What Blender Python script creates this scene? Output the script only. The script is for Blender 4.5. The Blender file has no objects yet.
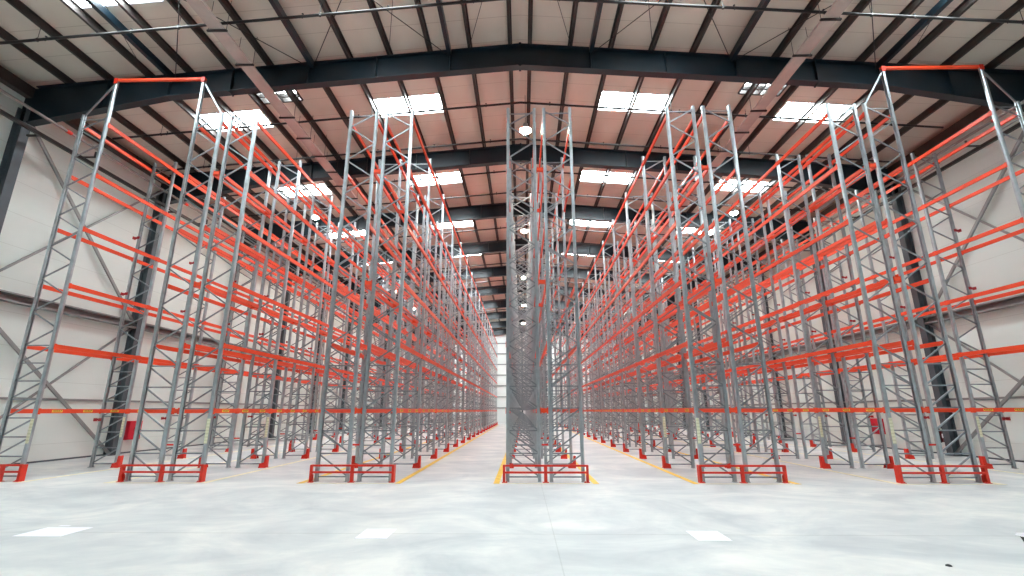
import bpy, math, random
from mathutils import Matrix, Vector
random.seed(4)
S = bpy.context.scene
COL = S.collection

# ------------------------------------------------------------------ helpers
class MB:
    """collects polygons, links them as one mesh object"""
    def __init__(self):
        self.v = []; self.f = []; self.smooth = []
    def add(self, vs, fs, sm=False):
        b = len(self.v)
        self.v += [tuple(p) for p in vs]
        for q in fs:
            self.f.append([b + i for i in q]); self.smooth.append(sm)
        return self
    def box(self, x0, x1, y0, y1, z0, z1):
        x0, x1 = sorted((x0, x1)); y0, y1 = sorted((y0, y1)); z0, z1 = sorted((z0, z1))
        v = [(x0,y0,z0),(x1,y0,z0),(x1,y1,z0),(x0,y1,z0),(x0,y0,z1),(x1,y0,z1),(x1,y1,z1),(x0,y1,z1)]
        return self.add(v, [(0,3,2,1),(4,5,6,7),(0,1,5,4),(1,2,6,5),(2,3,7,6),(3,0,4,7)])
    def prism(self, poly, axis, a0, a1):
        """extrude a 2-D polygon along an axis ('x': poly is (y,z); 'y': (x,z); 'z': (x,y))"""
        def p3(p, a):
            return {'x': (a, p[0], p[1]), 'y': (p[0], a, p[1]), 'z': (p[0], p[1], a)}[axis]
        area = sum(poly[i][0]*poly[(i+1) % len(poly)][1] - poly[(i+1) % len(poly)][0]*poly[i][1] for i in range(len(poly)))
        if (area < 0) != (axis == 'y'): poly = poly[::-1]
        n = len(poly)
        v = [p3(p, a0) for p in poly] + [p3(p, a1) for p in poly]
        fs = [tuple(range(n))[::-1], tuple(range(n, 2*n))]
        fs += [(i, (i+1) % n, n + (i+1) % n, n + i) for i in range(n)]
        if a1 < a0: fs = [q[::-1] for q in fs]
        return self.add(v, fs)
    def bar(self, a, b, w, h, up=(0, 1, 0)):
        """rectangular bar from a to b; h is its thickness along 'up'"""
        a, b, up = Vector(a), Vector(b), Vector(up)
        d = (b - a).normalized(); s = d.cross(up).normalized(); u = s.cross(d).normalized()
        v = []
        for p in (a, b):
            for i, j in ((-1,-1),(1,-1),(1,1),(-1,1)):
                v.append(p + s*(i*w/2) + u*(j*h/2))
        return self.add(v, [(3,2,1,0),(4,5,6,7),(0,1,5,4),(1,2,6,5),(2,3,7,6),(3,0,4,7)])
    def tube(self, a, b, r, n=10, r2=None):
        a, b = Vector(a), Vector(b); d = (b - a).normalized()
        t = Vector((0,0,1)) if abs(d.z) < .9 else Vector((1,0,0))
        s = d.cross(t).normalized(); u = s.cross(d)
        r2 = r if r2 is None else r2
        v = []
        for p, q in ((a, r), (b, r2)):
            for i in range(n):
                t_ = 2*math.pi*i/n
                v.append(p + (s*math.cos(t_) + u*math.sin(t_))*q)
        self.add(v, [(i, (i+1) % n, n + (i+1) % n, n + i) for i in range(n)], True)
        self.add(v[:n], [tuple(range(n))[::-1]]); self.add(v[n:], [tuple(range(n))])
        return self
    def lathe(self, prof, n=20, c=(0,0,0)):
        """prof: (radius, z) from bottom to top"""
        v = []
        for r, z in prof:
            for i in range(n):
                t = 2*math.pi*i/n
                v.append((c[0]+r*math.cos(t), c[1]+r*math.sin(t), c[2]+z))
        fs = []
        for k in range(len(prof)-1):
            fs += [(k*n+i, k*n+(i+1) % n, (k+1)*n+(i+1) % n, (k+1)*n+i) for i in range(n)]
        self.add(v, fs, True)
        return self
    def mesh(self, name, mat):
        me = bpy.data.meshes.new(name)
        me.from_pydata(self.v, [], self.f)
        me.polygons.foreach_set('use_smooth', self.smooth)
        me.materials.append(mat); me.update()
        return me
    def build(self, name, mat, parent=None, loc=None):
        return link(name, self.mesh(name, mat), parent, loc)

def link(name, me, parent=None, loc=None):
    o = bpy.data.objects.new(name, me); COL.objects.link(o)
    if parent is not None: o.parent = parent
    if loc is not None: o.location = loc
    return o

def tag(o, label, cat, group=None, kind=None):
    if label: o['label'] = label
    if cat: o['category'] = cat
    if group: o['group'] = group
    if kind: o['kind'] = kind
    return o

def thing(name, label, cat, loc=(0,0,0), group=None):
    o = bpy.data.objects.new(name, None); COL.objects.link(o)
    o.location = loc; o.empty_display_size = .2
    return tag(o, label, cat, group)

def copy_tree(o, parent=None):
    c = o.copy(); COL.objects.link(c)
    if parent is not None: c.parent = parent
    for ch in list(o.children): copy_tree(ch, c)
    return c

ORD = ['first','second','third','fourth','fifth','sixth','seventh','eighth','ninth','tenth','eleventh','twelfth','thirteenth',
       'fourteenth','fifteenth','sixteenth','seventeenth','eighteenth','nineteenth','twentieth','twenty-first','twenty-second','twenty-third','twenty-fourth','twenty-fifth','twenty-sixth']

# ------------------------------------------------------------------ materials
def material(name, base, rough=.5, metal=0., var=.08, scale=3., spec=.5, stretch=(1,1,1), bump=0.):
    m = bpy.data.materials.new(name); m.use_nodes = True
    nt = m.node_tree; N = nt.nodes; L = nt.links
    b = N['Principled BSDF']
    b.inputs['Roughness'].default_value = rough; b.inputs['Metallic'].default_value = metal
    b.inputs['Specular IOR Level'].default_value = spec
    tc = N.new('ShaderNodeTexCoord'); mp = N.new('ShaderNodeMapping'); mp.inputs['Scale'].default_value = stretch
    nz = N.new('ShaderNodeTexNoise'); nz.inputs['Scale'].default_value = scale; nz.inputs['Detail'].default_value = 4
    L.new(tc.outputs['Object'], mp.inputs['Vector']); L.new(mp.outputs['Vector'], nz.inputs['Vector'])
    cr = N.new('ShaderNodeValToRGB')
    cr.color_ramp.elements[0].position = .3; cr.color_ramp.elements[1].position = .7
    cr.color_ramp.elements[0].color = tuple(max(0, c*(1-var)) for c in base) + (1,)
    cr.color_ramp.elements[1].color = tuple(min(1, c*(1+var)) for c in base) + (1,)
    L.new(nz.outputs['Fac'], cr.inputs['Fac']); L.new(cr.outputs['Color'], b.inputs['Base Color'])
    if bump:
        bp = N.new('ShaderNodeBump'); bp.inputs['Strength'].default_value = bump; bp.inputs['Distance'].default_value = .01
        L.new(nz.outputs['Fac'], bp.inputs['Height']); L.new(bp.outputs['Normal'], b.inputs['Normal'])
    return m

def emitter(name, col, strength):
    m = bpy.data.materials.new(name); m.use_nodes = True
    nt = m.node_tree; nt.nodes.clear()
    e = nt.nodes.new('ShaderNodeEmission'); e.inputs['Color'].default_value = (*col, 1); e.inputs['Strength'].default_value = strength
    o = nt.nodes.new('ShaderNodeOutputMaterial'); nt.links.new(e.outputs[0], o.inputs['Surface'])
    return m

def seams(m, axis, step, width, dark, phase=0., amount=1.):
    """thin joint lines in a panelled surface: multiply the base colour near every 'step' along an axis"""
    nt = m.node_tree; N = nt.nodes; L = nt.links
    b = N['Principled BSDF']; src = b.inputs['Base Color'].links[0].from_socket
    tc = N.new('ShaderNodeTexCoord'); sp = N.new('ShaderNodeSeparateXYZ'); L.new(tc.outputs['Object'], sp.inputs[0])
    a = N.new('ShaderNodeMath'); a.operation = 'ADD'; a.inputs[1].default_value = phase; L.new(sp.outputs[axis], a.inputs[0])
    d = N.new('ShaderNodeMath'); d.operation = 'DIVIDE'; d.inputs[1].default_value = step; L.new(a.outputs[0], d.inputs[0])
    fr = N.new('ShaderNodeMath'); fr.operation = 'FRACT'; L.new(d.outputs[0], fr.inputs[0])
    lt = N.new('ShaderNodeMath'); lt.operation = 'LESS_THAN'; lt.inputs[1].default_value = width/step; L.new(fr.outputs[0], lt.inputs[0])
    k = N.new('ShaderNodeMath'); k.operation = 'MULTIPLY'; k.inputs[1].default_value = amount; L.new(lt.outputs[0], k.inputs[0])
    mx = N.new('ShaderNodeMixRGB'); mx.blend_type = 'MULTIPLY'; mx.inputs['Color2'].default_value = (*dark, 1)
    L.new(k.outputs[0], mx.inputs['Fac']); L.new(src, mx.inputs['Color1']); L.new(mx.outputs[0], b.inputs['Base Color'])

STEEL = material('galvanised_steel', (.44,.485,.51), .33, .72, .14, 5)
STEEL2 = material('galvanised_strut', (.29,.325,.345), .38, .7, .14, 5)
ORANGE = material('orange_red_beam', (.82,.078,.026), .38, 0, .06, 2, .35)
RED = material('red_guard', (.72,.03,.012), .4, 0, .10, 6)
DKRED = material('dark_red_bracket', (.42,.015,.02), .45, 0, .1, 6)
NAVY = material('painted_roof_steel', (.005,.016,.026), .32, 0, .2, 1.2)
PURLIN = material('purlin_steel', (.05,.043,.04), .5, .2, .2, 2)
COLUMN = material('column_steel', (.085,.105,.12), .42, .1, .12, 2)
GIRT = material('girt_steel', (.28,.29,.29), .45, .3, .12, 2)
PANEL = material('roof_panel', (.69,.645,.56), .6, 0, .05, .7)
seams(PANEL, 'Y', 1.08, .02, (.72,.70,.68))
WALL = material('wall_panel', (.70,.77,.735), .55, 0, .05, .5, stretch=(1,.4,1.5))
seams(WALL, 'Z', 1.12, .018, (.84,.84,.83), .5)
FARWALL = material('end_wall_panel', (.80,.83,.81), .55, 0, .03, .5)
TRAY = material('tray_metal', (.50,.44,.40), .5, .2, .08, 2)
BLACK = material('black_pipe', (.018,.016,.016), .4, 0, .2, 4)
GREYPIPE = material('grey_pipe', (.26,.25,.24), .3, .5, .12, 3)
YELLOW = material('yellow_floor_paint', (.86,.56,.05), .55, 0, .16, 5)
CREAM = material('pale_paint_and_sheen', (.80,.74,.50), .55, 0, .14, 4)  # front lines are pale; outer aisle lines have reflection painted in as paleness
WHITEP = material('white_floor_paint', (.88,.88,.93), .5, 0, .03, 6)
LABEL = material('yellow_load_label', (.90,.55,.06), .5, 0, .05, 8)
INK = material('label_lettering', (.30,.10,.01), .6, 0, .1, 8)
SIGN = material('pale_post_sign', (.80,.79,.58), .5, 0, .05, 8)
seams(SIGN, 'Z', .085, .03, (.80,.80,.72), 0, .8)
SIGNINK = material('sign_lettering', (.40,.40,.30), .5, 0, .05, 8)
HOSE = material('hose_cabinet_red', (.62,.008,.03), .4, 0, .06, 3)
EXTRED = material('extinguisher_red', (.14,.010,.015), .35, 0, .1, 4)
PLASTIC = material('black_plastic', (.02,.02,.022), .4, 0, .2, 5)
WHITEPL = material('white_plastic', (.82,.82,.85), .45, 0, .03, 5)
LAMPBODY = material('lamp_body', (.35,.36,.37), .4, .5, .1, 5)
SKY = emitter('daylight_rooflight', (.90,1.0,1.03), 19.0)
LAMP = emitter('lamp_diffuser', (1.0,.92,.78), 110.0)

def floor_material():
    m = bpy.data.materials.new('power_floated_concrete'); m.use_nodes = True
    nt = m.node_tree; N = nt.nodes; L = nt.links; b = N['Principled BSDF']
    tc = N.new('ShaderNodeTexCoord')
    def noise(scale, stretch, detail=5, dist=0.):
        mp = N.new('ShaderNodeMapping'); mp.inputs['Scale'].default_value = stretch
        L.new(tc.outputs['Object'], mp.inputs['Vector'])
        n = N.new('ShaderNodeTexNoise'); n.inputs['Scale'].default_value = scale; n.inputs['Detail'].default_value = detail
        n.inputs['Roughness'].default_value = .6; n.inputs['Distortion'].default_value = dist
        L.new(mp.outputs['Vector'], n.inputs['Vector']); return n
    a = noise(.5, (.8,1.0,1), 6, 1.2); c = noise(1.6, (.7,1.2,1), 6, .8); g = noise(9, (1,1,1), 3)
    r1 = N.new('ShaderNodeValToRGB'); e = r1.color_ramp.elements
    e[0].position = .34; e[0].color = (.49,.52,.53,1); e[1].position = .66; e[1].color = (.73,.73,.70,1)
    x = e.new(.5); x.color = (.60,.62,.615,1)
    L.new(a.outputs['Fac'], r1.inputs['Fac'])
    r2 = N.new('ShaderNodeValToRGB'); e = r2.color_ramp.elements
    e[0].position = .35; e[0].color = (.91,.92,.93,1); e[1].position = .62; e[1].color = (1.04,1.04,1.03,1)
    L.new(c.outputs['Fac'], r2.inputs['Fac'])
    mx = N.new('ShaderNodeMixRGB'); mx.blend_type = 'MULTIPLY'; mx.inputs['Fac'].default_value = 1
    L.new(r1.outputs['Color'], mx.inputs['Color1']); L.new(r2.outputs['Color'], mx.inputs['Color2'])
    L.new(mx.outputs[0], b.inputs['Base Color'])
    rr = N.new('ShaderNodeMapRange'); rr.inputs['To Min'].default_value = .34; rr.inputs['To Max'].default_value = .60
    L.new(c.outputs['Fac'], rr.inputs['Value']); L.new(rr.outputs[0], b.inputs['Roughness'])
    b.inputs['Specular IOR Level'].default_value = .35
    bp = N.new('ShaderNodeBump'); bp.inputs['Strength'].default_value = .06; bp.inputs['Distance'].default_value = .01
    L.new(g.outputs['Fac'], bp.inputs['Height']); L.new(bp.outputs['Normal'], b.inputs['Normal'])
    # saw-cut joints of the slab
    seams(m, 'Y', 6.5, .035, (.84,.84,.83), 5.25); seams(m, 'X', 10.1, .016, (.86,.86,.85), 9.65)
    return m
FLOOR = floor_material()

# ------------------------------------------------------------------ main dimensions
XW0, XW1 = -17.6, 17.75            # inner faces of the side walls
Y0, Y1 = -5.6, 73.0                # front and far end of the hall
RZ, SL = 14.65, .085               # roof lining at the ridge, slope
def roofz(x): return RZ - SL*abs(x)
RAFT = [1.1 + 6.5*k for k in range(0, 12)]      # roof frames; the one above the rack fronts is at 14.1
D, BAY, NF = 13.155, 3.07, 18      # rack front line, bay length, frames in a row
FD = .83                           # depth of an upright frame between post centres
LV = [1.8*k for k in range(1, 7)]  # beam levels

# ------------------------------------------------------------------ setting
def struct(name, mb, mat, label, cat, **k):
    return tag(mb.build(name, mat), label, cat, kind='structure', **k)

struct('floor', MB().box(XW0-.2, XW1+.2, Y0-.2, Y1+.2, -.3, 0), FLOOR, 'pale grey power floated concrete floor of the hall', 'floor')
struct('wall_left', MB().box(XW0-.2, XW0, Y0, Y1, 0, 13.4), WALL, 'white panelled wall along the left side', 'wall')
struct('wall_right', MB().box(XW1, XW1+.2, Y0, Y1, 0, 13.4), WALL, 'white panelled wall along the right side', 'wall')
def gable(y0, y1):
    return MB().prism([(XW0-.2,0),(XW1+.2,0),(XW1+.2,roofz(XW1)+.1),(0,RZ+.1),(XW0-.2,roofz(XW0)+.1)], 'y', y0, y1)
struct('wall_far', gable(Y1, Y1+.2), FARWALL, 'white end wall closing the far end of the aisles', 'wall')
struct('wall_near', gable(Y0-.2, Y0), material('dark_end_wall', (.10,.11,.12), .6, 0, .05, .5), 'dark grey end wall behind the camera', 'wall')  # unseen wall, coloured dark so the front steel faces reflect less light

# roof lining with openings for the rooflights
PX = [.35, 1.78, 3.21, 4.64, 6.07, 7.5, 8.93, 10.36, 11.79, 13.22, 14.65, 16.08]
LIGHT_X = [(-13.22,-10.72),(-6.07,-3.28),(3.28,6.07),(10.72,13.22)]
LIGHT_Y = [(y+2.45, y+3.68) for y in RAFT[:-1]]
HATCH = [(-10.3,-8.75),(8.6,10.15)]; HATCH_Y = (15.55, 16.2)
xs = sorted({XW0-.1, XW1+.1, 0.} | {x for a in LIGHT_X for x in a} | {x for a in HATCH for x in a})
ys = sorted({Y0, Y1} | {y for a in LIGHT_Y for y in a} | set(HATCH_Y))
roof = MB()
for i in range(len(xs)-1):
    for j in range(len(ys)-1):
        xm, ym = (xs[i]+xs[i+1])/2, (ys[j]+ys[j+1])/2
        if any(a < xm < b for a, b in LIGHT_X) and any(a < ym < b for a, b in LIGHT_Y): continue
        if any(a < xm < b for a, b in HATCH) and HATCH_Y[0] < ym < HATCH_Y[1]: continue
        a, b, c, d = xs[i], xs[i+1], ys[j], ys[j+1]
        roof.prism([(a,roofz(a)),(b,roofz(b)),(b,roofz(b)+.1),(a,roofz(a)+.1)], 'y', c, d)
struct('ceiling', roof, PANEL, 'beige insulated roof lining rising to a ridge', 'ceiling')

side_words = ['outer left','inner left','inner right','outer right']
wn = 0
for j, (a, b) in enumerate(LIGHT_Y):
    for i, (p, q) in enumerate(LIGHT_X):
        wn += 1
        mb = MB().prism([(p,roofz(p)+.06),(q,roofz(q)+.06),(q,roofz(q)+.10),(p,roofz(p)+.10)], 'y', a, b)
        w = struct('window_%d' % wn, mb, SKY, 'bright white rooflight in the %s row, %s from the near end' % (side_words[i], ORD[j]), 'rooflight')
        fr = MB()
        for (u, v) in ((a-.03, a+.02), (b-.02, b+.03)):
            fr.prism([(p,roofz(p)-.015),(q,roofz(q)-.015),(q,roofz(q)+.1),(p,roofz(p)+.1)], 'y', u, v)
        fr.build('window_frame', WHITEPL, w)
for i, (p, q) in enumerate(HATCH):
    wn += 1
    a, b = HATCH_Y
    w = struct('window_%d' % wn, MB().prism([(p,roofz(p)+.3),(q,roofz(q)+.3),(q,roofz(q)+.34),(p,roofz(p)+.34)], 'y', a, b), SKY,
               'small barred roof hatch beside the %s cable tray' % ('left','right')[i], 'roof hatch')
    fr = MB()
    fr.prism([(p,roofz(p)-.04),(q,roofz(q)-.04),(q,roofz(q)+.4),(p,roofz(p)+.4)], 'y', a-.04, a+.03)
    fr.prism([(p,roofz(p)-.04),(q,roofz(q)-.04),(q,roofz(q)+.4),(p,roofz(p)+.4)], 'y', b-.03, b+.04)
    for x in (p, p+.39, p+.78, p+1.16, q):
        fr.box(x-.03, x+.03, a, b, roofz(x)-.04, roofz(x)+.4)
    fr.box(p, q, (a+b)/2-.03, (a+b)/2+.03, roofz((p+q)/2)-.05, roofz((p+q)/2)+.1)
    fr.build('window_frame', PURLIN, w)

# portal frames: tapered rafters with haunches, columns
def rafter_mesh(y):
    mb = MB()
    top = lambda x: 14.40 - SL*abs(x)
    def bot(x):
        a = abs(x)
        if a < 12.4: return top(x) - .86
        return (top(12.4)-.86) - (a-12.4)*(top(12.4)-.86-11.55)/(17.0-12.4)
    for s, xw in ((-1, -XW0), (1, XW1)):
        pts = [0, 2.5, 7.5, 10.2, 12.4, 14.5, 16.0, xw-.45]
        poly = [(s*x, bot(x)) for x in pts] + [(s*(xw-.02), bot(pts[-1])), (s*(xw-.02), top(xw))] + [(s*x, top(x)) for x in pts[::-1]]
        mb.prism(poly, 'y', y-.012, y+.012)
        for f in (top, bot):
            for x0, x1 in zip(pts[:-1], pts[1:]):
                mb.bar((s*x0, y, f(x0)), (s*x1, y, f(x1)), .26, .035, (0,0,1)) if False else mb.prism(
                    [(s*x0, f(x0)-.018), (s*x1, f(x1)-.018), (s*x1, f(x1)+.018), (s*x0, f(x0)+.018)], 'y', y-.14, y+.14)
        for x in (.02, 10.2):
            mb.prism([(s*x-.022, bot(x)-.07), (s*x+.022, bot(x)-.07), (s*x+.022, top(x)+.06), (s*x-.022, top(x)+.06)], 'y', y-.14, y+.14)
        for x in (.02, 2.5, 5.1, 7.5, 10.2, 12.4, 14.6):
            mb.prism([(s*x-.012, bot(x)), (s*x+.012, bot(x)), (s*x+.012, top(x)), (s*x-.012, top(x))], 'y', y-.13, y+.13)
    return mb
def column_mesh(s, xw, y):
    mb = MB(); a, b = xw - .36, xw - .02
    poly = [(a,-.15),(a,.15),(a+.025,.15),(a+.025,.012),(b-.025,.012),(b-.025,.15),(b,.15),(b,-.15),(b-.025,-.15),(b-.025,-.012),(a+.025,-.012),(a+.025,-.15)]
    mb.prism([(s*p[0], y+p[1]) for p in poly], 'z', .02, 12.1)
    mb.box(s*(a-.05), s*(b), y-.2, y+.2, 0, .03)
    return mb
for k, y in enumerate(RAFT):
    n = ORD[k]
    struct('roof_beam', rafter_mesh(y), NAVY, 'dark blue pitched steel roof beam, %s from the near end' % n, 'roof beam')
    struct('steel_column', column_mesh(-1, -XW0, y), COLUMN, 'grey steel column against the left wall, %s from the near end' % n, 'column')
    struct('steel_column', column_mesh(1, XW1, y), COLUMN, 'grey steel column against the right wall, %s from the near end' % n, 'column')

# purlins under the roof lining, running the length of the hall
for s, word in ((-1,'left'), (1,'right')):
    for k, x in enumerate(PX):
        z = roofz(x) - .005
        mb = MB(); w = .075
        poly = [(-.06,0),(.01,0),(.01,-.2),(.07,-.2),(.07,-.185),(.07,-.225),(-.012,-.225),(-.012,-.02),(-.06,-.02)]
        poly = [(-.07,0),(.012,0),(.012,-.205),(.075,-.205),(.075,-.228),(-.012,-.228),(-.012,-.022),(-.07,-.022)]
        mb.prism([(s*(x+p[0]), z+p[1]) for p in poly], 'y', Y0+.02, Y1-.02)
        struct('roof_purlin_beam', mb, PURLIN, 'thin roof purlin on the %s slope, %s from the ridge' % (word, ORD[k]), 'purlin')
    for x, n in ((2.5,'upper'), (7.35,'lower'), (12.3,'eaves-side')):
        mb = MB().box(s*(x-.07), s*(x+.07), RAFT[1]+.15, RAFT[2]-.15, roofz(x)-.50, roofz(x)-.27)
        struct('roof_tie_beam', mb, NAVY, 'dark %s longitudinal tie between roof beams on the %s slope' % (n, word), 'tie')
# rod bracing in the bay in front of the racks and over the first rack bay
for s, word in ((-1,'left'), (1,'right')):
    for (xa, xb), n in (((2.5,7.4),'middle'), ((7.4,12.3),'outer')):
        for yy0, yy1 in ((7.6,14.1),):
            m1 = MB().tube((s*xa, yy0, roofz(xa)-.40), (s*xb, yy1, roofz(xb)-.40), .014, 6)
            m2 = MB().tube((s*xb, yy0, roofz(xb)-.42), (s*xa, yy1, roofz(xa)-.42), .014, 6)
            struct('roof_brace_trim', m1, BLACK, 'thin steel brace rod in the %s %s roof bay, falling away from the ridge' % (n, word), 'brace rod')
            struct('roof_brace_trim', m2, BLACK, 'thin steel brace rod in the %s %s roof bay, rising towards the ridge' % (n, word), 'brace rod')
    for x0 in (.35, 3.21, 11.79):
        mb = MB().tube((s*x0, 9.6, roofz(x0)-.1), (s*(x0+1.43), 13.9, roofz(x0+1.43)-.22), .010, 6)
        struct('roof_brace_trim', mb, BLACK, 'short sag rod between purlins on the %s slope, %s' % (word, {.35:'by the ridge',3.21:'by the inner rooflight',11.79:'by the outer rooflight'}[x0]), 'brace rod')

# wall rails, eaves rails, cross bracing
for s, xw, word in ((-1, -XW0, 'left'), (1, XW1, 'right')):
    mb = MB().prism([(s*(xw-.02),5.40),(s*(xw-.34),5.40),(s*(xw-.34),5.45),(s*(xw-.07),5.45),(s*(xw-.07),5.66),(s*(xw-.34),5.66),(s*(xw-.34),5.71),(s*(xw-.02),5.71)], 'y', Y0, Y1)
    struct('wall_rail_trim', mb, GIRT, 'grey steel channel rail half way up the %s wall' % word, 'wall rail')
    struct('wall_rail_trim', MB().box(s*(xw-.001), s*(xw-.06), Y0, Y1, 2.19, 2.27), GIRT, 'thin grey rail low on the %s wall' % word, 'wall rail')
    struct('baseboard_%s' % word, MB().box(s*(xw-.001), s*(xw-.03), Y0, Y1, 0, .06), COLUMN, 'dark base strip of the %s wall' % word, 'baseboard')
    struct('eaves_beam', MB().box(s*(xw-.05), s*(xw-.30), Y0, Y1, 12.55, 12.95), PURLIN, 'dark gutter beam under the %s eaves' % word, 'eaves beam')
    for b0, where in ((14.1, 'first rack bay'), (53.1, 'far rack bays')):
        xb = s*(xw-.16)
        for (ya, za, yb, zb, t) in ((b0,12.0,b0+6.5,5.5,'upper falling'), (b0,5.75,b0+6.5,12.2,'upper rising'), (b0,5.3,b0+6.5,.05,'lower falling'), (b0,.05,b0+6.5,5.5,'lower rising')):
            if t == 'lower rising' or t == 'upper rising': w = .075
            else: w = .105
            struct('wall_brace_trim', MB().bar((xb, ya, za), (xb + (s*.05 if w < .1 else 0), yb, zb), w, w*.7, (1,0,0)), GIRT, '%s diagonal wall brace on the %s wall beside the %s' % (t, word, where), 'wall brace')
for k in range(8):
    struct('wall_rail_trim', MB().box(XW0, XW1, Y1-.14, Y1-.001, 2.15+1.62*k, 2.30+1.62*k), GIRT, 'grey rail across the far end wall, %s from the floor' % ORD[k], 'wall rail')
for k, x in enumerate((-11.7, -5.8, 0, 5.8, 11.7)):
    struct('steel_column', MB().box(x-.1, x+.1, Y1-.32, Y1-.14, 0, roofz(x)-.3), COLUMN, 'slim column on the far end wall, %s from the left' % ORD[k], 'column')

# ------------------------------------------------------------------ pallet racks
def post_poly(s):
    """open channel: its web faces the aisle, lips at the back (s = +1: inside of the frame towards +x)"""
    a, b, t, l, h = -.045, .045, .009, .024, .05
    p = [(a,-h+.02),(a,h-.02),(a+.022,h),(b,h),(b,h-l),(b-t,h-l),(b-t,h-t),(a+.026,h-t),(a+t,h-.024),
         (a+t,-h+.024),(a+.026,-h+t),(b-t,-h+t),(b-t,-h+l),(b,-h+l),(b,-h),(a+.022,-h)]
    return [(s*q[0], q[1]) for q in p]

def lattice(s, raised=None, P=.58, nh=6):
    mb = MB(); z0 = .12
    n = int((11.0 - z0)/P) + 1
    for k in range(nh):
        mb.bar((s*.03, .0, z0+P*k), (s*(FD-.03), .0, z0+P*k), .036, .030)
    mb.bar((s*.03, 0, 10.98), (s*(FD-.03), 0, 10.98), .03, .022)
    for k in range(n):
        zl, zh = z0+P*k+.02, min(z0+P*(k+1)-.02, 11.08)
        yo = .008 if k % 2 else -.008
        if k < nh-1 or k % 2:   a, b = (s*.02, yo, zh), (s*(FD-.02), yo, zl)
        else:                a, b = (s*.02, yo, zl), (s*(FD-.02), yo, min(zh, 11.05))
        mb.bar(a, b, .038, .030)
    if raised:
        mb.bar((s*.02, 0, raised-.08), (s*(FD), 0, 11.08), .05, .035)
    return mb

def make_frame_meshes(s):
    M = {}
    M['lattice'] = lattice(s).mesh('lattice', STEEL2)
    M['lattice_raised'] = lattice(s, 12.43).mesh('lattice_raised', STEEL2)
    M['lattice_single'] = lattice(s, None, .50, 8).mesh('lattice_single', STEEL2)
    M['lattice_single_raised'] = lattice(s, 12.43, .50, 8).mesh('lattice_single_raised', STEEL2)
    M['post'] = MB().prism(post_poly(s), 'z', .01, 11.18).mesh('post', STEEL)
    M['post_raised'] = MB().prism(post_poly(s), 'z', .01, 12.43).mesh('post_raised', STEEL)
    M['post_in'] = MB().prism(post_poly(-s), 'z', .01, 11.16).mesh('post_in', STEEL)
    mb = MB().box(-.052, .052, -.085, .085, 0, .012)
    for sx in (-1, 1):
        mb.tube((sx*.03, .071*sx, .012), (sx*.03, .071*sx, .035), .010, 6)
    M['base_plate'] = mb.mesh('base_plate', STEEL)
    # red guard boot in front of the aisle post: rounded plate, two cheeks, foot
    g = MB()
    x0 = -.115
    g.prism([(s*x0,-.075),(s*(x0-.03),-.05),(s*(x0-.03),.05),(s*x0,.075),(s*(x0+.012),.062),(s*(x0-.016),.042),(s*(x0-.016),-.042),(s*(x0+.012),-.062)], 'z', .01, .37)
    for y in (-.082, .072):
        g.prism([(s*(x0-.02),.0),(s*(x0-.02),.37),(s*(x0+.035),.37),(s*(x0+.055),.17),(s*(x0+.20),.13),(s*(x0+.22),0)], 'y', y, y+.01)
    g.box(s*(x0-.03), s*(x0+.22), -.10, -.072, 0, .015); g.box(s*(x0-.03), s*(x0+.22), .072, .10, 0, .015)
    for y in (-.09, .09):
        g.tube((s*(x0+.14), y, .015), (s*(x0+.14), y, .04), .012, 6)
    M['guard'] = g.mesh('guard', RED)
    b = MB().box(s*(FD+.045), s*(FD+.20), -.03, .03, -.03, .035).box(s*(FD+.18), s*(FD+.21), -.06, .06, -.05, .05)
    b.box(s*(FD-.05), s*(FD+.05), -.058, -.05, -.05, .05)
    M['bracket'] = b.mesh('bracket', DKRED)
    M['sign'] = MB().box(-.043, .043, -.058, -.0505, .95, 1.60).mesh('sign', SIGN)
    # step-section box beam with an end connector hooked on the posts
    L0, L1 = .058, BAY-.058
    for key, xo, sg in (('beam_aisle', 0., s), ('beam_back', s*FD, -s)):
        bm = MB().prism([(xo-sg*.052,-.06),(xo-sg*.052,.06),(xo-sg*.012,.06),(xo-sg*.012,.035),(xo,.035),(xo,-.06)], 'y', L0, L1)
        for yc in (0, BAY):
            d = 1 if yc == 0 else -1
            bm.box(xo-sg*.060, xo-sg*.052, yc+d*(-.005), yc+d*.062, -.085, .075)
            bm.box(xo-sg*.060, xo-sg*.005, yc+d*.059, yc+d*.067, -.085, .075)
        M[key] = bm.mesh(key, ORANGE)
    M['label'] = MB().box(-s*.0525, -s*.0555, -.16, .16, -.035, .035).mesh('label', LABEL)
    ink = MB()
    for i in range(5):
        y = -.12 + .055*i
        ink.box(-s*.0554, -s*.0565, y, y+.036, .002, .024)
    ink.box(-s*.0554, -s*.0565, -.12, .10, -.022, -.012)
    M['label_lettering'] = ink.mesh('label_lettering', INK)
    return M
MESH = {1: make_frame_meshes(1), -1: make_frame_meshes(-1)}

XL, XR, XC, SP = -13.43, 14.77, .59, 5.05
rows = [(XL, -1)]
for k in range(-2, 3):
    c = XC + SP*k
    rows += [(c-.985, 1), (c+.985, -1)]
rows += [(XR, 1)]
row_labels = [
    'single pallet rack row along the left wall, front post raised to hold a red tie',
    'left row of the back-to-back pair nearest the left wall, under the red tie',
    'right row of the back-to-back pallet rack pair nearest the left wall',
    'left row of the back-to-back pallet rack pair immediately left of the middle pair',
    'right row of the back-to-back pair left of the middle, facing the left central aisle',
    'left row of the middle back-to-back pallet rack pair beneath the roof ridge',
    'right row of the middle back-to-back pallet rack pair beneath the roof ridge',
    'left row of the back-to-back pair right of the middle, facing the right central aisle',
    'right row of the back-to-back pallet rack pair immediately right of the middle pair',
    'left row of the back-to-back pallet rack pair nearest the right wall',
    'right row of the back-to-back pair nearest the right wall, under the red tie',
    'single pallet rack row along the right wall, front post raised to hold a red tie']

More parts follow.
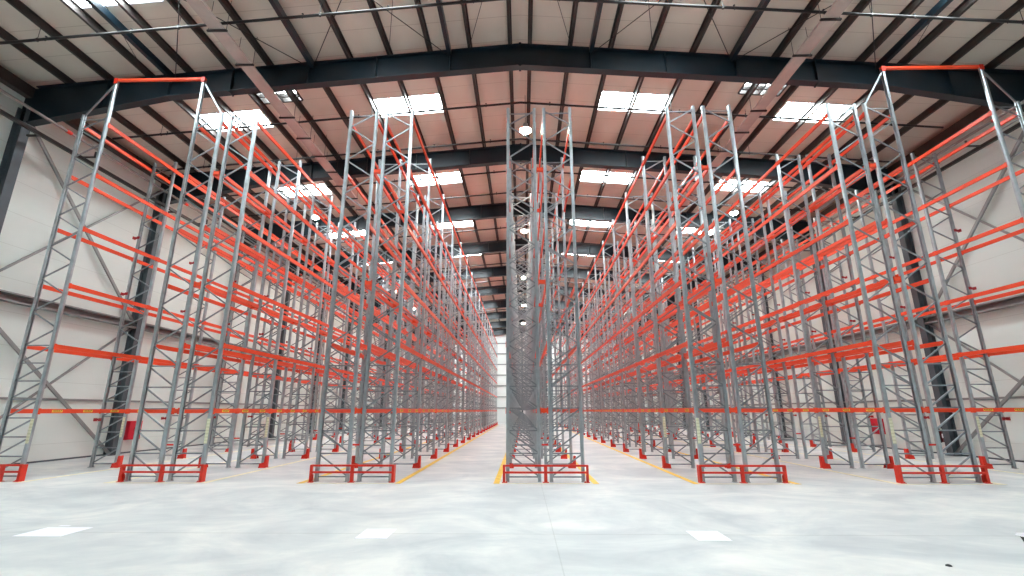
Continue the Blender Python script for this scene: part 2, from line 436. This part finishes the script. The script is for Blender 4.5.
def build_row(i):
    x, s = rows[i]; M = MESH[s]
    raised = i in (0, 1, 10, 11); single = i in (0, 11)
    root = thing('pallet_rack', row_labels[i], 'pallet rack', (x, D, 0), 'tall pallet rack rows of the hall')
    back_to_back = (i % 2 == 1 and not single)
    for k in range(NF):
        y = BAY*k
        up = raised and k == 0
        f = link('upright_lattice_frame', M['lattice' + ('_single' if single else '') + ('_raised' if up else '')], root, (0, y, 0))
        link('post', M['post_raised' if up else 'post'], f)
        link('post', M['post_in'], f, (s*FD, 0, 0))
        if k < 9:
            link('base_plate', M['base_plate'], f); link('base_plate', M['base_plate'], f, (s*FD, 0, 0))
        if k: link('post_guard', M['guard'], f)
        if k < 2 and i in (0, 2, 7, 9, 11):
            g = link('post_sign', M['sign'], f); g['label'] = 'pale yellow sign strip on the post'
        if single and k:
            for z in (1.52, 3.70, 5.90, 8.05):
                link('backstop_bracket', M['bracket'], f, (0, 0, z))
    n = 0; rest = MB()
    for k in range(NF-1):
        for lev, z in enumerate(LV):
            for key in ('beam_aisle', 'beam_back'):
                n += 1
                if n <= 100:
                    b = link('beam', M[key], root, (0, BAY*k, z))
                    if lev == 0 and key == 'beam_aisle' and k < 6:
                        for yy in (.55, 1.535, 2.52):
                            l = link('load_label', M['label'], b, (0, yy, 0)); l['label'] = 'small yellow load label'
                            link('label_lettering', M['label_lettering'], b, (0, yy, 0))
                else:
                    me = M[key]
                    rest.add([(v.co.x, v.co.y+BAY*k, v.co.z+z) for v in me.vertices], [tuple(p.vertices) for p in me.polygons])
    r = rest.build('beam', ORANGE, root); r['kind'] = 'stuff'; r['label'] = 'remaining beams deep in the row'
    if back_to_back:
        gap0, gap1 = FD+.067, 1.97-FD-.067
        sp = MB().box(gap0, gap1, -.045, .045, -.055, .055)
        sp.box(gap0-.004, gap0+.01, -.055, .055, -.085, .085); sp.box(gap1-.01, gap1+.004, -.055, .055, -.085, .085)
        me = sp.mesh('spacer', ORANGE)
        low = MB().box(gap0, gap1, -.02, .02, -.022, .022).mesh('low_spacer', RED)
        for k in range(NF):
            for z in (.92, LV[0], LV[2], LV[4]):
                link('row_spacer', low if z < 1 else me, root, (0, BAY*k, z))
    return root
for i in range(12): build_row(i)

# red tie beams across the outer aisles between the raised front posts
for (xa, xb, label) in ((XL, rows[1][0], 'thin red tie bridging the left outer aisle between two raised rack posts'),
                        (rows[10][0], XR, 'thin red tie bridging the right outer aisle between two raised rack posts')):
    t = thing('overhead_tie', label, 'tie', ((xa+xb)/2, D, 12.43), 'red overhead ties at the rack fronts')
    w = xb - xa
    MB().box(-w/2-.05, w/2+.05, -.045, .045, .004, .08).build('tie_bar', ORANGE, t)
    for sx in (-1, 1):
        MB().box(sx*(w/2)-.06, sx*(w/2)+.06, -.07, -.052, -.10, .085).build('end_plate', RED, t)

# red end-of-rack barriers on the floor in front of each rack end
def barrier(xa, xb, label):
    yb = D - .14
    t = thing('rack_end_barrier', label, 'barrier', ((xa+xb)/2, yb, 0), 'red floor barriers at the rack ends')
    w = (xb-xa)/2
    for sx in (-1, 1):
        mb = MB()
        mb.box(sx*(w-.02), sx*w, -.02, .13, .0, .425)
        mb.box(sx*(w-.065), sx*w, -.035, -.015, .0, .425)
        mb.prism([(sx*(w-.055),0),(sx*(w-.055),.10),(sx*(w-.05),.16),(sx*(w-.03),.19),(sx*(w-.02),0)], 'y', .07, .13)
        mb.box(sx*(w-.12), sx*(w+.02), -.06, .045, 0, .014)
        mb.tube((sx*(w-.095), -.02, .014), (sx*(w-.095), -.02, .04), .013, 6)
        mb.build('end_post', RED, t)
    MB().box(-.04, .04, -.03, .04, 0, .40).box(-.08, .08, -.06, .07, 0, .014).build('middle_post', RED, t)
    for z in (.245, .41):
        MB().box(-w+.02, w-.02, -.028, .022, z-.024, z+.024).build('rail', RED, t)
    return t
barrier(XL-FD-.12, XL+.15, 'red tube barrier at the foot of the single rack by the left wall')
bl = ['red tube barrier at the foot of the rack pair nearest the left wall', 'red tube barrier at the foot of the rack pair left of the middle',
      'red tube barrier at the foot of the middle rack pair, between both central aisles', 'red tube barrier at the foot of the rack pair right of the middle',
      'red tube barrier at the foot of the rack pair nearest the right wall']
for k in range(-2, 3):
    c = XC + SP*k
    barrier(c-1.11, c+1.11, bl[k+2])
barrier(XR-.15, XR+FD+.12, 'red tube barrier at the foot of the single rack by the right wall')

# ------------------------------------------------------------------ floor paint
def strip(x0, x1, y0, y1, mat, label):
    struct('floor_marking', MB().box(x0, x1, y0, y1, 0, .004), mat, label, 'floor marking')
names5 = ['rack pair nearest the left wall','rack pair left of the middle','middle rack pair','rack pair right of the middle','rack pair nearest the right wall']
yend = D + BAY*(NF-1) + .3
for k in range(-2, 3):
    c = XC + SP*k; n = names5[k+2]
    strip(c-1.34, c-1.19, D-.36, yend, CREAM if k in (-2, 2) else YELLOW, 'painted line along the left side of the %s' % n)  # outer pairs: yellow line with floor reflection painted in as pale colour
    strip(c+1.19, c+1.34, D-.36, yend, CREAM if k in (-2, 2) else YELLOW, 'painted line along the right side of the %s' % n)
    strip(c-1.19, c+1.19, D-.36, D-.29, CREAM, 'pale painted line across the front of the %s' % n)
strip(XL+.2, XL+.35, D-.36, yend, CREAM, 'pale painted line along the single rack by the left wall')  # outermost lines also carry the reflection in their pale colour
strip(XR-.35, XR-.2, D-.36, yend, CREAM, 'pale painted line along the single rack by the right wall')
for (x0, x1, y0, y1, n) in ((-7.58,-6.85,7.52,8.07,'left outermost'), (-2.45,-1.98,7.47,8.04,'left of the centre'), (2.49,2.97,7.43,7.99,'right of the centre')):
    strip(x0, x1, y0, y1, WHITEP, 'white painted rectangle on the open floor, %s' % n)
strip(-7.5, -7.33, 8.15, 8.2, WHITEP, 'tiny white paint dab behind the outermost white rectangle')

# ------------------------------------------------------------------ services under the roof
py = [11.6, 14.5, 16.65, 19.3, 22.2, 24.7] + [24.7 + 2.62*k for k in range(1, 13)]
py = [y if min(abs(y - q) for q in RAFT) > .25 else y + .4 for y in py]
for k, y in enumerate(py):
    t = thing('sprinkler_pipe', 'black sprinkler pipe pitched under the roof, %s from the near end' % ORD[k], 'pipe', (0, y, 13.95 if not 13.5 < y < 15 else 13.87), 'sprinkler pipes under the roof')
    for s in (-1, 1):
        mb = MB().tube((0,0,0), (s*16.6, 0, -SL*16.6), .042, 8)
        mb.build('branch_pipe', BLACK, t)
    rod = MB().tube((0,0,.02), (0,0,14.65-.233-t.location.z+.003), .008, 6).tube((0,0,-.045), (0,0,.045), .042, 8).mesh('rod', BLACK)
    for x in (1.78, 6.07, 10.36, 14.65):
        for s in (-1, 1): link('pipe_hanger', rod, t, (s*x, 0, -SL*x))
    if k < 8:
        head = MB().tube((0,0,.03), (0,0,.09), .014, 6).tube((0,0,.09), (0,0,.10), .034, 8).tube((0,0,-.06), (0,0,.03), .02, 6)
        me = head.mesh('head', BLACK)
        for x in [q*2.6+1.2 for q in range(-6, 6)]:
            link('sprinkler_head', me, t, (x, 0, -SL*abs(x)))
for s, word in ((-1,'left'), (1,'right')):
    xw = -XW0 if s < 0 else XW1
    t = thing('main_pipe', 'grey main pipe running high along the %s wall' % word, 'pipe', (s*(xw-1.6), 0, 11.37), 'main pipes along the walls')
    MB().tube((0,Y0+.1,0), (0,Y1-.4,0), .05, 10).build('pipe', GREYPIPE, t)
    for k in range(10):
        MB().tube((0, 14.4+6*k-.09, 0), (0, 14.4+6*k+.09, 0), .066, 10).build('coupling', RED, t)
    t = thing('service_rail', 'black service rail bracketed high along the %s wall' % word, 'rail', (s*(xw-1.0), 0, 11.06), 'black service rails along the walls')
    MB().box(-.05, .05, Y0+.1, Y1-.4, -.06, .06).build('rail', BLACK, t)
    hk = MB().bar((-s*.05, 0, .02), (-s*.54, 0, .02), .05, .05).bar((-s*.52, 0, .0), (-s*.52, 0, .24), .05, .05)
    me = hk.mesh('hook', BLACK)
    arm = MB().bar((s*.05, 0, 0), (s*.53, 0, 0), .06, .06).mesh('arm', BLACK)
    for k in range(9):
        link('pipe_hook', me, t, (0, 15.6+6.5*k, 0))
        link('support_arm', arm, t, (0, 14.1+6.5*k, 0))

for s, word in ((-1,'left'), (1,'right')):
    x = s*8.93; z = 12.68
    t = thing('cable_tray', 'long pale cable tray hung beneath the %s roof slope' % word, 'cable tray', (x, 0, z), 'cable trays under the roof')
    ya, yb = -2., 60.
    MB().prism([(-.21,0),(.21,0),(.21,.07),(.195,.07),(.195,.012),(-.195,.012),(-.195,.07),(-.21,.07)], 'y', ya, yb).build('tray', TRAY, t)
    nb = 0; y = 9.9
    br = MB().box(-.30, .30, -.03, .03, -.05, -.002)
    for sx in (-.27, .27):
        br.tube((sx, 0, -.02), (sx, 0, 1.05), .008, 6)
    me = br.mesh('hanger', BLACK)
    while y < 58:
        if not any(abs(y - q) < .25 for q in RAFT + py): link('tray_hanger', me, t, (0, y, 0))
        y += 1.42
    MB().tube((.02, ya, .045), (.02, yb, .045), .028, 8).build('cable', PLASTIC, t)

lamp_xy = []
for k in range(5):
    for x, word in ((.2,'under the ridge'), (-12.2,'over the left outer aisle'), (12.4,'over the right outer aisle')):
        y = {0:17.07, 1:28.2}.get(k, 17.07+11*k) if x == .2 else 25.7+8.6*k
        lamp_xy.append((x, y, word, k))
body = MB().lathe([(.24,-.02),(.25,.0),(.23,.06),(.12,.16),(.10,.28),(.03,.30),(.001,.30)], 20).mesh('lamp_body', LAMPBODY)
diff = MB().lathe([(.001,-.16),(.09,-.145),(.17,-.10),(.215,-.02),(.225,.01)], 20).mesh('diffuser', LAMP)
for x, y, word, k in lamp_xy:
    z = 12.95
    for q in py:
        if abs(y - q) < .35: y = q + .4
    t = thing('pendant_high_bay_lamp', 'glowing warm high-bay lamp hung %s, %s from the near end' % (word, ORD[k]), 'lamp', (x, y, z), 'high-bay lamps')
    link('lamp_body', body, t); link('diffuser', diff, t)
    MB().tube((0,0,.29), (0,0,roofz(x)-z-.03), .01, 6).build('suspension_rod', BLACK, t)

# ------------------------------------------------------------------ things on the walls and floor
def cabinet(x, y0, y1, z0, z1, s, label):
    t = thing('mounted_hose_cabinet', label, 'cabinet', (x, (y0+y1)/2, z0), 'red hose cabinets on the walls')
    w, h, d = (y1-y0)/2, z1-z0, .24
    a, b = (0, d) if s > 0 else (-d, 0)
    MB().box(a, b, -w, w, 0, h).build('cabinet_body', HOSE, t)
    f = b if s > 0 else a
    dr = MB().box(f, f+s*.02, -w+.03, w-.03, .03, h-.03).build('door', HOSE, t)
    MB().box(f+s*.02, f+s*.045, w-.14, w-.09, h*.4, h*.58).build('handle', PLASTIC, dr)
    em = MB().tube((f+s*.021, 0, h*.55), (f+s*.024, 0, h*.55), .11, 16)
    em.build('round_emblem', WHITEPL if False else DKRED, dr)
    return t
cabinet(XW0+.002, 21.25, 21.98, .58, 1.38, 1, 'red hose cabinet on the left wall behind the second rack')
cabinet(XW1-.002, 24.42, 25.05, .66, 1.40, -1, 'red hose cabinet on the right wall seen through the rack')

def extinguisher(x, y, label):
    t = thing('mounted_fire_extinguisher', label, 'fire extinguisher', (x, y, .50), 'fire extinguishers by the right wall column')
    MB().lathe([(.001,0),(.075,0),(.085,.02),(.085,.42),(.07,.49),(.03,.52),(.03,.56),(.001,.56)], 16).build('cylinder', EXTRED, t)
    MB().bar((0,0,.56), (-.12,0,.62), .03, .03).bar((0,0,.56), (-.10,0,.57), .03, .02).build('handle', PLASTIC, t)
    MB().tube((-.02,-.03,.55), (-.09,-.08,.46), .014, 6).tube((-.09,-.08,.46), (-.09,-.09,.12), .014, 6).tube((-.09,-.09,.12), (-.09,-.09,-.02), .014, 6, .03).build('hose', PLASTIC, t)
    MB().prism([(-.087,-.05),(-.089,.0),(-.087,.05),(-.08,.05),(-.08,-.05)], 'z', .18, .34).build('label_sheet', WHITEPL, t)
    MB().box(.08, .16, -.04, .04, .1, .4).build('wall_bracket', PLASTIC, t)
    return t
extinguisher(XW1-.16, 20.90, 'dark red fire extinguisher on the right wall, the one closer to the steel column')
extinguisher(XW1-.16, 21.13, 'dark red fire extinguisher on the right wall, the one farther from the column')

t = thing('floor_box', 'low white-topped dark box standing on the open floor at the right edge', 'box', (7.27, 6.98, 0))
MB().prism([(-.38,.0),(.4,.0),(.4,.12),(-.44,.12)], 'y', -.28, .30).build('body', PLASTIC, t)
MB().prism([(-.47,.12),(.42,.12),(.42,.15),(-.45,.15)], 'y', -.31, .33).build('lid', WHITEPL, t)
tag(MB().lathe([(.001,.0),(.035,.0),(.03,.012),(.012,.02),(.001,.021)], 9).build('debris_scrap', PLASTIC, None, (5.05, 6.35, 0)), 'tiny dark scrap lying on the open floor at the front', 'scrap')

# ------------------------------------------------------------------ camera, world, colour
f, pitch, yaw, roll = 470.4, .2555, .0211, -.0014
cam = bpy.data.cameras.new('camera'); co = bpy.data.objects.new('camera', cam); COL.objects.link(co)
cam.sensor_width = 36; cam.lens = f/1024*36; cam.clip_end = 300; cam.clip_start = .05
co.location = (0, 0, 1.79)
co.rotation_mode = 'QUATERNION'
co.rotation_quaternion = (Matrix.Rotation(yaw, 3, 'Z') @ Matrix.Rotation(math.pi/2 + pitch, 3, 'X') @ Matrix.Rotation(roll, 3, 'Z')).to_quaternion()
S.camera = co
w = bpy.data.worlds.new('daylight'); S.world = w; w.use_nodes = True
w.node_tree.nodes['Background'].inputs[0].default_value = (.8,.88,1,1)
w.node_tree.nodes['Background'].inputs[1].default_value = 1.
S.view_settings.view_transform = 'Standard'; S.view_settings.look = 'None'
S.view_settings.gamma = 1; S.view_settings.use_curve_mapping = False
S.view_settings.exposure = 1.4
S.cycles.use_denoising = True
S.cycles.max_bounces = 8; S.cycles.diffuse_bounces = 6; S.cycles.glossy_bounces = 4
S.cycles.sample_clamp_indirect = 8
